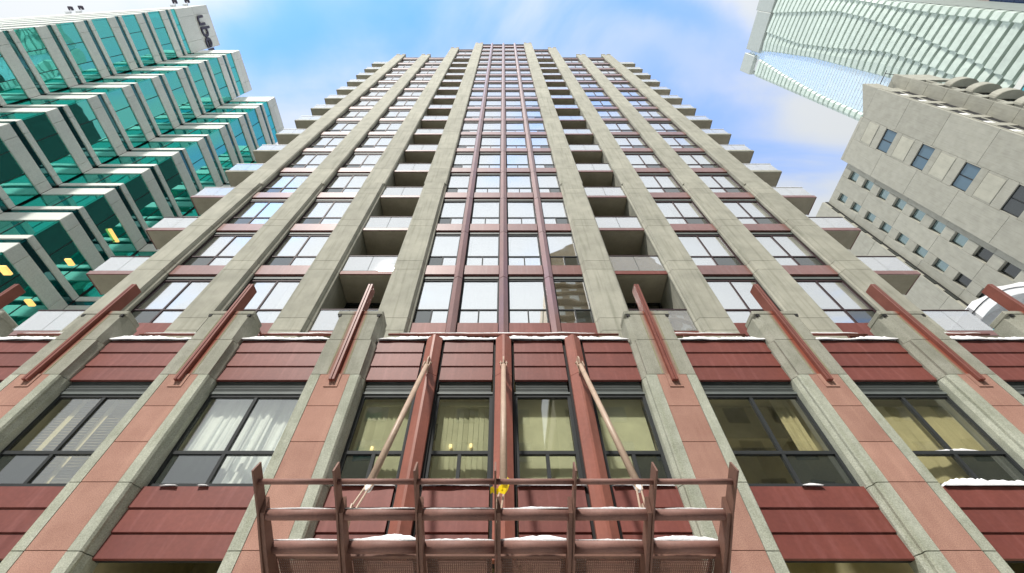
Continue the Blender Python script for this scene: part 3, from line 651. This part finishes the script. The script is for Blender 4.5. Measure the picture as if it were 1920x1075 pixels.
for k in range(-6, 9):
    zW0 = Z(21.57 + FH*k); zW1 = zW0 + .92; zN0 = zW1 + .42; zN1 = zN0 + .38
    sl = MB()
    for (X, y0, y1, rt, pf, kl) in steps:
        if k <= kl: sl.box(-45, X-.25, y0+(.3 if y0 > 4 else 1.0), y1+.02, zW1+.12, zW1+.30)
    sl.build('floor_slab', CLADG, off)
    endband('wide_panel', CLAD, zW0, zW1); endband('narrow_panel', CLAD, zN0, zN1); endband('end_pane', G_TEALD, zW0-FH+2.0, zW0, .1, .02)
    for j, (X, y0, y1, rt, pf, kl) in enumerate(steps):
        if k > kl: continue
        xn = steps[j+1][0] if j+1 < len(steps) and k <= steps[j+1][5] else None
        zG0, zG1 = zN1, (zW0 + FH if k < kl else Z(pf))
        for (a, b, nm) in ((zW0, zW1, 'wide_panel'), (zN0, zN1, 'narrow_panel')):
            for (p, q) in ((y0, y0+.75), (y0+.75, y1-.55), (y1-.55, y1-.0)):
                bx(nm, CLAD, off, X-T, X, p+.008, q-.008, a, b, .015)
            if xn is not None:
                xm = X+1.3
                for (p, q) in ((X, xm), (xm, xn)): bx(nm, CLAD, off, p+.008, q-.008, y1, y1+T, a, b, .015)
        for (p, q) in ((y0, y0+1.35), (y0+1.35, y0+2.7), (y0+2.7, y1)):
            o_ = bx('pane', G_TEAL, off, X-.09, X-.075, p+.02, q-.02, zG0, zG1); o_.rotation_euler = (0, random.uniform(-.005, .005), random.uniform(-.006, .006))
            if q < y1: bx('glazing_bar', FRAME, off, X-.08, X-.05, q-.02, q+.02, zG0+.01, zG1-.01)
        if xn is not None:
            xm = (X+xn)/2
            for (p, q) in ((X, xm), (xm, xn)): bx('pane', G_TEAL, off, p+.02, q-.02, y1+.07, y1+.085, zG0, zG1)
            bx('glazing_bar', FRAME, off, xm-.02, xm+.02, y1+.04, y1+.07, zG0, zG1)
        bx('clerestory_pane', G_TEALD, off, X-.10, X-.085, y0, y1, zW1, zN0)
        if xn is not None: bx('clerestory_pane', G_TEALD, off, X, xn, y1+.07, y1+.085, zW1, zN0)
RT = 56.8
for j, (X, y0, y1, rt, pf, kl) in enumerate(steps):
    xn = steps[j+1][0] if j+1 < len(steps) else None
    h = (rt-pf)
    for (p, q) in ((y0, y0+.75), (y0+.75, y1-1.0), (y1-1.0, y1)):
        bx('parapet_panel', CLAD, off, X-.14, X+.005, p+.008, q-.008, Z(pf+h*.5), Z(rt), .015)
        bx('parapet_panel', CLAD, off, X-.14, X+.005, p+.008, q-.008, Z(pf), Z(pf+h*.5)-.015, .015)
    if xn is not None:
        n2 = steps[j+1]; bx('parapet_panel', CLAD, off, X+.01, xn-.008, y1, y1+.14, Z(n2[4]), Z(n2[3]), .015)
        bx('end_pane', G_TEAL, off, X-4, X, y1+.02, y1+.05, Z(n2[3]), Z(rt)-2) if False else None
endband('parapet_panel', CLAD, Z(52.6), Z(54.6)); endband('parapet_panel', CLADG, Z(54.62), Z(56.8))
# letters on the parapet, standing off the wall
def letters(txt, y, z, size, X):
    for ch, adv in txt:
        cu = bpy.data.curves.new('letter', 'FONT'); cu.body = ch; cu.size = size; cu.extrude = .05; cu.offset = .012
        t = bpy.data.objects.new('tmp', cu); COL.objects.link(t)
        me = bpy.data.meshes.new_from_object(t.evaluated_get(bpy.context.evaluated_depsgraph_get())); bpy.data.objects.remove(t)
        me.materials.clear(); me.materials.append(SIGN)
        o = bpy.data.objects.new('letter', me); put(o, off, (X, y, z)); o.rotation_euler = (R(90), 0, R(90)); y += adv
letters((('u', 1.05), ('b', 1.05), ('e', 1.0), ('r', .6)), 4.1, Z(54.1), 2.35, -32.80)
# lit ceiling lamps seen through the glass
lampspots = [(0, 480), (8, 498), (205, 425), (213, 437), (125, 480), (136, 488), (50, 560), (326, 358)]
LAMPS = ((-24.951, 13.3, 24.025, 1.6, 'long lamp glowing orange behind teal glass near the middle storeys'), (-26.0, 14.2, 31.773, 0.6, 'smallest lit lamp behind teal glass, highest of the office lamps'), (-23.429, 12.6, 19.471, 0.7, 'pale lit lamp low in the office, left of the first tower balcony'), (-19.856, 9.5, 14.175, 0.7, 'lit yellow lamp at the left edge of the photo behind teal glass'), (-24.067, 13.5, 17.091, 0.7, 'lowest lit lamp in the office beside the first red bar'))
F_, TH = 806.0, R(53.33); s_, c_ = math.sin(TH), math.cos(TH)
for i, (x, y, z, ln, lab) in enumerate(LAMPS):
    o = MB().box(x-.16, x+.16, y, y+ln*.6, Z(z)-.12, Z(z), .02).build('ceiling_lamp', LAMPY); tag(o, lab, 'ceiling lamp', 'lit lamps inside the glass office building')
# floodlights on the roof edge
for (x, lab) in ((-48.6, 'leftmost white floodlight on the office roof edge'), (-47.4, 'second floodlight from the left on the office roof edge'),
                    (-36.6, 'third floodlight along the office roof edge'), (-35.2, 'floodlight nearest the lettering on the office roof edge')):
    y = SX(x) - .1
    fl = empty('floodlight', (x, y, Z(RT)), lab, 'floodlight', 'floodlights on the office roof')
    bx('head', SIGN, fl, x-.35, x+.15, y-.55, y-.15, Z(RT)+.55, Z(RT)+.8, .05)
    MB().tube([(x, y+.1, Z(RT)), (x, y, Z(RT)+.4), (x-.05, y-.3, Z(RT)+.6)], .05, 8).build('arm', WHITE, fl)
    bx('bracket', WHITE, fl, x-.25, x+.25, y-.12, y+.1, Z(RT)-.15, Z(RT)+.05)

# ================================================================== RIGHT: concrete apartment block
cb = empty('concrete_building', (60, 22, 0), 'grey precast concrete block with small square windows at the right edge', 'apartment building')
CF = 3.03
def mesh_wall(x0, x1, y0, y1, z0, z1): return None
bodyc = MB(); bodyc.box(51.35, 62, 13.6, 23.4, 0, Z(63)); bodyc.box(51.87, 75, 23.4, 30, 0, Z(62.6)); bodyc.box(51.2, 75, 30.05, 40, 0, Z(62.9))
bodyc.box(54.3, 58.8, 12.2, 13.6, 0, Z(58)); bodyc.box(54.3, 59, 12.2, 13.5, 0, Z(60))
bodyc.build('carcass', DARKROOM, cb)
def wp(y0, y1, z0, z1, X=51.0, mat=CONC, d=.34, nm='concrete_panel'):
    return bx(nm, mat, cb, X, X+d, y0+.012, y1-.012, Z(z0)+.012, Z(z1)-.012, .015)
# main face: three columns of panels
zt = 63.2; H2 = CF*2
k = 0; z = zt
while z > 0:
    z0 = max(z-H2, -1.5); 
    wp(13.35, 17.15, z0, z); wp(20.15, 23.4, z0, z)
    z -= H2
k = 0
zwt = 58.46
wp(17.15, 20.15, 61.75, 63.2); wp(17.15, 20.15, 59.75, 61.75); wp(17.35, 19.95, 59.8, 61.7, 50.97, CONCL, .04); wp(17.15, 20.15, zwt+.05, 59.75, 51.02)
for k in range(9):
    t = zwt - 6.1*k
    # window
    f = MB(); y0, y1, z0, z1 = 17.3, 20.05, Z(t-1.9), Z(t)
    f.box(51.12, 51.2, y0, y1, z1-.08, z1); f.box(51.12, 51.2, y0, y1, z0, z0+.08); f.box(51.12, 51.2, y0, y0+.08, z0+.08, z1-.08); f.box(51.12, 51.2, y1-.08, y1, z0+.08, z1-.08); f.box(51.12, 51.2, (y0+y1)/2-.05, (y0+y1)/2+.05, z0+.08, z1-.08)
    wn = f.build('window', FRAME, cb)
    bx('pane', G_SLATE if k < 3 else G_DARK, wn, 51.16, 51.17, y0+.08, (y0+y1)/2-.05, z0+.08, z1-.08); bx('pane', G_SLATE if k < 3 else G_DARK, wn, 51.16, 51.17, (y0+y1)/2+.05, y1-.08, z0+.08, z1-.08)
    wp(17.15, 17.3, t-1.9, t); wp(20.03, 20.17, t-1.9, t)
    wp(17.15, 20.15, t-2.8, t-1.9); wp(17.15, 20.15, t-4.95, t-2.8); wp(17.4, 19.95, t-4.9, t-2.85, 50.97, CONCL, .04); wp(17.15, 20.15, t-6.1, t-4.95)
# recessed faces with the two columns of small windows
def small_window(X, y0, y1, t, h, gl, vis=True):
    f = MB(); z0, z1 = Z(t-h), Z(t)
    f.box(X+.36, X+.42, y0, y1, z1-.06, z1); f.box(X+.36, X+.42, y0, y1, z0, z0+.06); f.box(X+.36, X+.42, y0, y0+.06, z0+.06, z1-.06); f.box(X+.36, X+.42, y1-.06, y1, z0+.06, z1-.06)
    key = ('sw', round(y1-y0, 2), h); at = (X+.36, (y0+y1)/2, z0)
    if key not in CACHE: CACHE[key] = f.mesh('window', FRAME, at)[0]
    wn = put(bpy.data.objects.new('window', CACHE[key]), cb, at)
    bx('pane', gl, wn, X+.39, X+.40, y0+.06, y1-.06, z0+.06, z1-.06)
    bx('sill', CONCL, wn, X+.02, X+.36, y0, y1, z0-.06, z0+.01)
G_AQUA = glass('aqua_glass', 0.30, (0.4, 0.6, 0.6), inner=(0.16, 0.24, 0.24), trans=0.2, wav=0.01, reflcol=(0.78, 0.95, 0.98))
WX = 51.4
for k in range(21):
    t1 = 61.1 - CF*k; t2 = 61.1 - CF*k
    small_window(WX, 24.15, 25.45, t1, 1.7, G_AQUA if k < 7 else G_DARK); small_window(WX, 27.65, 28.85, t2, 1.7, G_AQUA if k < 7 else G_DARK)
    lo, hi = t1-1.7-(CF-1.7), t1-1.7
    for (a, b) in ((24.15, 25.45), (27.65, 28.85)): wp(a, b, lo, hi, WX, d=.45)
for (a, b) in ((23.42, 24.15), (25.45, 27.65), (28.85, 30.0)):
    z = 62.5
    while z > -1: wp(a, b, max(z-H2, -1.5), z, WX, d=.45); z -= H2
wp(24.15, 25.45, 61.1, 62.5, WX, d=.45); wp(27.65, 28.85, 61.1, 62.5, WX, d=.45)
z = 62.8; XF = 50.7
while z > -1:
    wp(30.05, 35, max(z-H2, -1.5), z, XF, d=.45); wp(35, 40, max(z-H2, -1.5), z, XF, d=.45); z -= H2
for k in range(20):     # narrow dark slots on the return wall
    t = 61.0 - CF*k; bx('slot_window', G_DARK, cb, XF+.16, XF+.62, 30.02, 30.045, Z(t-1.9), Z(t-.3)); bx('slot_reveal', BLACK, cb, XF+.12, XF+.66, 30.046, 30.06, Z(t-2.0), Z(t-.2))
# parapet, raked towards the near corner
pm = MB(); pm.add([(51.0,13.35,Z(63.2)),(51.0,17.2,Z(63.2)),(51.0,13.35,Z(66.2)),(53.2,13.35,Z(63.2)),(53.2,17.2,Z(63.2)),(53.2,13.35,Z(66.2))], [(0,1,2),(5,4,3),(0,2,5,3),(1,4,5,2),(0,3,4,1)])
pm.build('parapet', CONC, cb)
bx('parapet', CONC, cb, 51.0, 53.2, 17.2, 23.4, Z(63.2), Z(63.7), .03)
# faces towards the street: window slots, and loggias painted in as black boxes of shade
def yp(x0, x1, z0, z1, Y, d=.3, mat=CONC): return bx('concrete_panel', mat, cb, x0+.012, x1-.012, Y, Y+d, Z(z0)+.01, Z(z1)-.01, .015)
for k in range(16):
    t = 61.2 - CF*k
    yp(51.35, 53.9, t, t+1.0 if k else 62.8, 13.3); 
    wn = bx('window', BLACK, cb, 51.45, 52.55, 13.36, 13.42, Z(t-1.95), Z(t)); bx('pane', CURT, wn, 51.5, 51.97, 13.345, 13.357, Z(t-1.9), Z(t-1.25)); bx('pane', CURT, wn, 52.03, 52.5, 13.345, 13.357, Z(t-1.9), Z(t-1.25))  # white strips paint the pane reflection, black box the dark recess
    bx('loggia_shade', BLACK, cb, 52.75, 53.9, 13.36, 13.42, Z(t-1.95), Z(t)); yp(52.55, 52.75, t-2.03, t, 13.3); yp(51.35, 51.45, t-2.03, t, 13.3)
    yp(54.0, 58.9, t, t+1.0, 11.9, .3); bx('pane', G_UP, cb, 54.35, 54.75, 12.06, 12.07, Z(t-1.9), Z(t)); bx('pane', G_DARK, cb, 54.8, 55.15, 12.06, 12.07, Z(t-1.9), Z(t))
    yp(54.0, 54.3, t-2.03, t, 11.9); yp(55.2, 55.5, t-2.03, t, 11.9)
yp(51.35, 53.9, 62.8, 63.2, 13.3)
z = 65.2
while z > -1: bx('concrete_panel', CONC, cb, 53.95, 54.3, 11.9, 13.55, Z(max(z-CF, -1.5))+.01, Z(z)-.01, .015); z -= CF
yp(54.3, 58.9, 62.2, 65.2, 12.0)
# bowed bay balconies with arched parapets, one per storey
for k in range(16):
    t = 57.3 - CF*k; cx, cy, r = 56.9, 11.9, 1.75; m = MB(); n = 14; outr = []
    A = [(cx - r*math.cos(math.pi*i/n), cy - .95*math.sin(math.pi*i/n)) for i in range(n+1)]
    B = [(cx - (r-.14)*math.cos(math.pi*i/n), cy - .82*math.sin(math.pi*i/n)) for i in range(n+1)]
    for (h0, h1) in ((0, 1.0),):
        for i in range(n):
            a, b, c, d = A[i], A[i+1], B[i+1], B[i]
            m.add([(a[0],a[1],Z(t+h0)),(b[0],b[1],Z(t+h0)),(c[0],c[1],Z(t+h0)),(d[0],d[1],Z(t+h0)),(a[0],a[1],Z(t+h1)),(b[0],b[1],Z(t+h1)),(c[0],c[1],Z(t+h1)),(d[0],d[1],Z(t+h1))],
                  [(3,2,1,0),(4,5,6,7),(0,1,5,4),(2,3,7,6),(1,2,6,5),(3,0,4,7)])
    m.prism(A, Z(t)-.02, Z(t)+.12)
    bb = m.build('bow_balcony', CONC, cb)
    for q in range(4):
        for r2 in range(2): bx('pane', G_UP, bb, cx-1.3+q*.66, cx-.7+q*.66, 12.1, 12.11, Z(t-1.9+r2*.95), Z(t-1.02+r2*.95))
    fb = MB()
    for q in range(5): fb.box(cx-1.36+q*.66, cx-1.3+q*.66, 12.0, 12.1, Z(t-2), Z(t))
    fb.box(cx-1.36, cx+1.3, 12.0, 12.1, Z(t-1.03), Z(t-.94)); fb.build('window_frame', FRAME, bb)
bx('roof_rail', FRAME, cb, 53.3, 53.36, 11.6, 13.4, Z(65.9), Z(65.96)); MB().tube([(53.3, 12.0, Z(66)), (61, 12.8, Z(66))], .04, 6).build('roof_rail', FRAME, cb)

# ================================================================== FAR RIGHT: white tower with rippling balconies
wt = empty('white_tower', (95, 15, 0), 'very tall white tower with rippling balcony bands and a pale blue glass slot', 'tower')
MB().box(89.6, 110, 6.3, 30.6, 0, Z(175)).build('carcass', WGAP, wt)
def interp(tab, z):
    tab = sorted(tab)
    if z <= tab[0][0]: return tab[0][1]
    for (a, b), (c, d) in zip(tab[:-1], tab[1:]):
        if z <= c: return b + (d-b)*(z-a)/(c-a)
    return tab[-1][1]
YL = [(110, 28.9), (129, 28.7), (150, 27.2), (168, 25.4), (174, 24.8)]
YU = [(60, 20.0), (108, 20.6), (139, 21.1), (160, 22.6), (173, 24.0)]
K1 = [(60, 19), (80, 16.2), (92, 13.7), (108.7, 11.3), (124, 9.8), (135, 9.3), (168, 12.2)]
K2 = [(60, 23), (80, 18.5), (92.4, 17.0), (103, 16.0), (112, 15.6), (131, 17.4), (146, 18.3), (166, 17.5)]
K0 = [(60, 8.2), (84, 7.7), (104, 7.6), (114, 7.3), (126, 6.7), (170, 6.4)]
zt = 165.5; k = 0
def guard(pts, z0, z1, name='balcony_guard'):
    m = MB(); n = len(pts)
    for (x, y) in pts: m.v += [(x, y, Z(z0)), (x, y, Z(z1)), (x+2.2, y, Z(z1)), (x+2.2, y, Z(z0))]
    for i in range(n-1):
        for j in range(4): m.f.append((i*4+j, i*4+4+j, i*4+4+(j+1) % 4, i*4+(j+1) % 4))
    m.f.append((0, 1, 2, 3)); m.f.append(tuple((n-1)*4+j for j in (3, 2, 1, 0)))
    return m.build(name, WGUARD, wt)
while zt > 30:
    yu, k1, k2, k0 = interp(YU, zt), interp(K1, zt), interp(K2, zt), interp(K0, zt)
    k2 = min(k2, yu-1.2); k1 = min(k1, k2-.8)
    h = 1.55
    X0 = 87.6
    pts = [(X0+1.0, 6.3), (X0+.45, 6.42), (X0+.2, max(k0, 6.6)), (X0+.75, max(k0, 6.6)+.2), (X0+.35, (k0+k1)/2), (X0, k1), (X0+.55, k1+.25), (X0+.2, (k1+k2)/2), (X0-.05, k2), (X0+.5, k2+.25), (X0+.3, (k2+yu)/2), (X0+.5, yu-.35), (X0+.9, yu-.08), (X0+1.5, yu)]
    guard(pts, zt-h, zt)
    if zt < 168:
        yl = interp(YL, zt)
        if zt < 108: yl = 28.9
        guard([(X0+1.5, yl), (X0+.8, yl+.08), (X0+.45, yl+.4), (X0+.4, 30.2), (X0+.7, 30.8), (X0+1.4, 31.1), (X0+2.4, 31.1)], zt-h, zt)
    zt -= 2.25; k += 1
# crown panels
for (a, b, z0, z1) in ((6.3, 12.2, 166.8, 177), (12.25, 23.9, 166.8, 176), (25.1, 31.0, 168.5, 176)):
    bx('crown_panel', CLADG, wt, 87.7, 89.7, a, b, Z(z0), Z(z1), .1)
# blue glass slot with a fine grid
m = MB(); g = MB(); z = 174.0
while z > 60:
    a = interp(YU, z)-.3; b = interp(YL, z)+.5 if z > 108 else 29.4; n = 6
    for i in range(n):
        p, q = a+(b-a)*i/n, a+(b-a)*(i+1)/n; t = random.uniform(-.03, .03)
        m.add([(88.7+t, p, Z(z-1.10)), (88.7-t, q, Z(z-1.10)), (88.7-t*.5, q, Z(z-.05)), (88.7+t*.5, p, Z(z-.05))], [(0,1,2,3)])
    g.box(88.62, 88.70, a, b, Z(z-.05), Z(z)); z -= 1.125
o = m.build('glass_slot', G_BLUE, wt); o['kind'] = 'stuff'
g.build('slot_transoms', WHITE, wt)['kind'] = 'stuff'
MB().box(89.0, 89.5, 19.5, 29.6, Z(50), Z(174.5)).build('slot_backing', WHITE, wt)

# teal glass block and the far building behind the white tower
tb = empty('teal_office_block', (80, 8, 0), 'corner of a bright aqua glass block beyond the bowed balconies at the right edge', 'office building')
G_AQ2 = glass('bright_aqua_glass', 0.35, (0.2, 0.7, 0.75), inner=(0.02, 0.35, 0.42), trans=0.1, wav=0.01, reflcol=(0.3, 0.95, 1.0))
MB().box(75.05, 88, -6, 15.3, 0, Z(67.5)).build('carcass', DARKROOM, tb)
for k in range(10):
    for j in range(7): bx('pane', G_AQ2, tb, 75.0, 75.03, -6+j*3.05, -3.1+j*3.05, Z(66.9-3.2*k-3.1), Z(66.9-3.2*k))
bx('parapet', CLAD, tb, 74.9, 75.5, -6, 15.4, Z(67.0), Z(68.1), .05)
fb = empty('navy_glass_building', (120, 0, 0), 'dark navy and brown gridded building in the top right corner beyond the white tower', 'office building')
MB().box(112.4, 135, -30, 9.0, 0, Z(139)).build('carcass', BRN, fb)
for k in range(9):
    for j in range(14): bx('wall_panel', BRN, fb, 112.0, 112.35, -29+j*2.7, -26.4+j*2.7, Z(119+k*2.2), Z(121.1+k*2.2))
for k in range(8):
    for j in range(13): bx('pane', NAVY, fb, 112.0, 112.1, -29+j*2.9, -26.2+j*2.9, Z(95+k*3), Z(97.9+k*3))

# snow-covered vaulted roof beyond the tower's right side
vb = empty('vaulted_hall', (27, 16, 0), 'low white hall with a snowy vaulted roof at the right edge', 'hall')
arc = [(22.8+.55*i, 15.5 + 2.5*math.sin(math.pi*min(1, (i+1.2)/20.0))) for i in range(20)]
MB().prism([(23.2, 0-E0)] + [(x+.05, z-.35) for x, z in arc] + [(33, -E0)], 14.3, 22, 'y').build('wall', WHITE, vb)
for o_ in (vb.children[0],): o_.location.z += E0
bx('glass_panel', G_AQ2, vb, 23.2, 25.2, 14.2, 14.28, Z(13.5), Z(15.6))
vr = MB().prism([(x, Z(z)) for x, z in arc] + [(x, Z(z)-.45) for x, z in arc[::-1]], 13.4, 22.5, 'y').build('vault_roof', WHITE, vb)
sn = MB().prism([(x-.05, Z(z)+.01) for x, z in arc] + [(x-.1*math.cos(i), Z(z)+.28+.08*math.sin(i*1.7)) for i, (x, z) in list(enumerate(arc))[::-1]], 13.35, 22.4, 'y').build('roof_snow', SNOW, vb); sn['kind'] = 'stuff'

# ================================================================== ACROSS THE STREET (seen mirrored in the windows)
def block(name, label, x0, x1, y0, y1, h, mat, floors=3.0, bay=3.2, cat='building', wmat=None, balc=False):
    e = empty(name, ((x0+x1)/2, y1, 0), label, cat)
    MB().box(x0, x1, y0, y1, 0, h).build('wall', mat, e)
    nx = int((x1-x0)/bay); nz = int(h/floors)
    for k in range(nz):
        for i in range(nx):
            if len(e.children) > 290: break
            cx = x0 + (i+.5)*(x1-x0)/nx; z = k*floors+1.0
            bx('window', wmat or G_DARK, e, cx-.85, cx+.85, y1+.002, y1+.05, z, z+1.35)
        if balc: bx('balcony_band', TAN, e, x0-.5, x1+.5, y1, y1+1.1, k*floors-.1, k*floors+.18)
    bx('cornice', CONC, e, x0-.2, x1+.2, y0, y1+.25, h, h+.5, .03)
    return e
WIN2 = plain('pale_window', (0.62, 0.63, 0.58), 0.3)
block('street_building', 'low olive stucco building across the street, wide block facing the canopy', -12, 2.9, -32, -16.2, 25.0, OLV)
block('street_building', 'low olive stucco building across the street, right of the narrow gap', 4.0, 46, -32, -16.2, 25.4, OLV)
block('street_building', 'lower olive building across the street at the left end of the row', -45, -12.1, -32, -16.2, 15.5, OLV)
block('link_building', 'short link wall closing the gap between two olive buildings', 2.95, 3.95, -30, -18.5, 15.5, OLV)
at = block('brick_apartment_tower', 'tan apartment tower across the street with rows of balconies and an arched crown', 9.6, 38, -60, -38, 78, TAN, 2.9, 2.9, 'apartment building', WIN2, True)
ac = [(9.6 + 28.4*i/16, 78 + 15*math.sin(math.pi*(i+3)/20.0)) for i in range(17)]
MB().prism([(9.6, 78)] + ac + [(38, 78)], -59, -39, 'y').build('arched_crown', TAN, at)
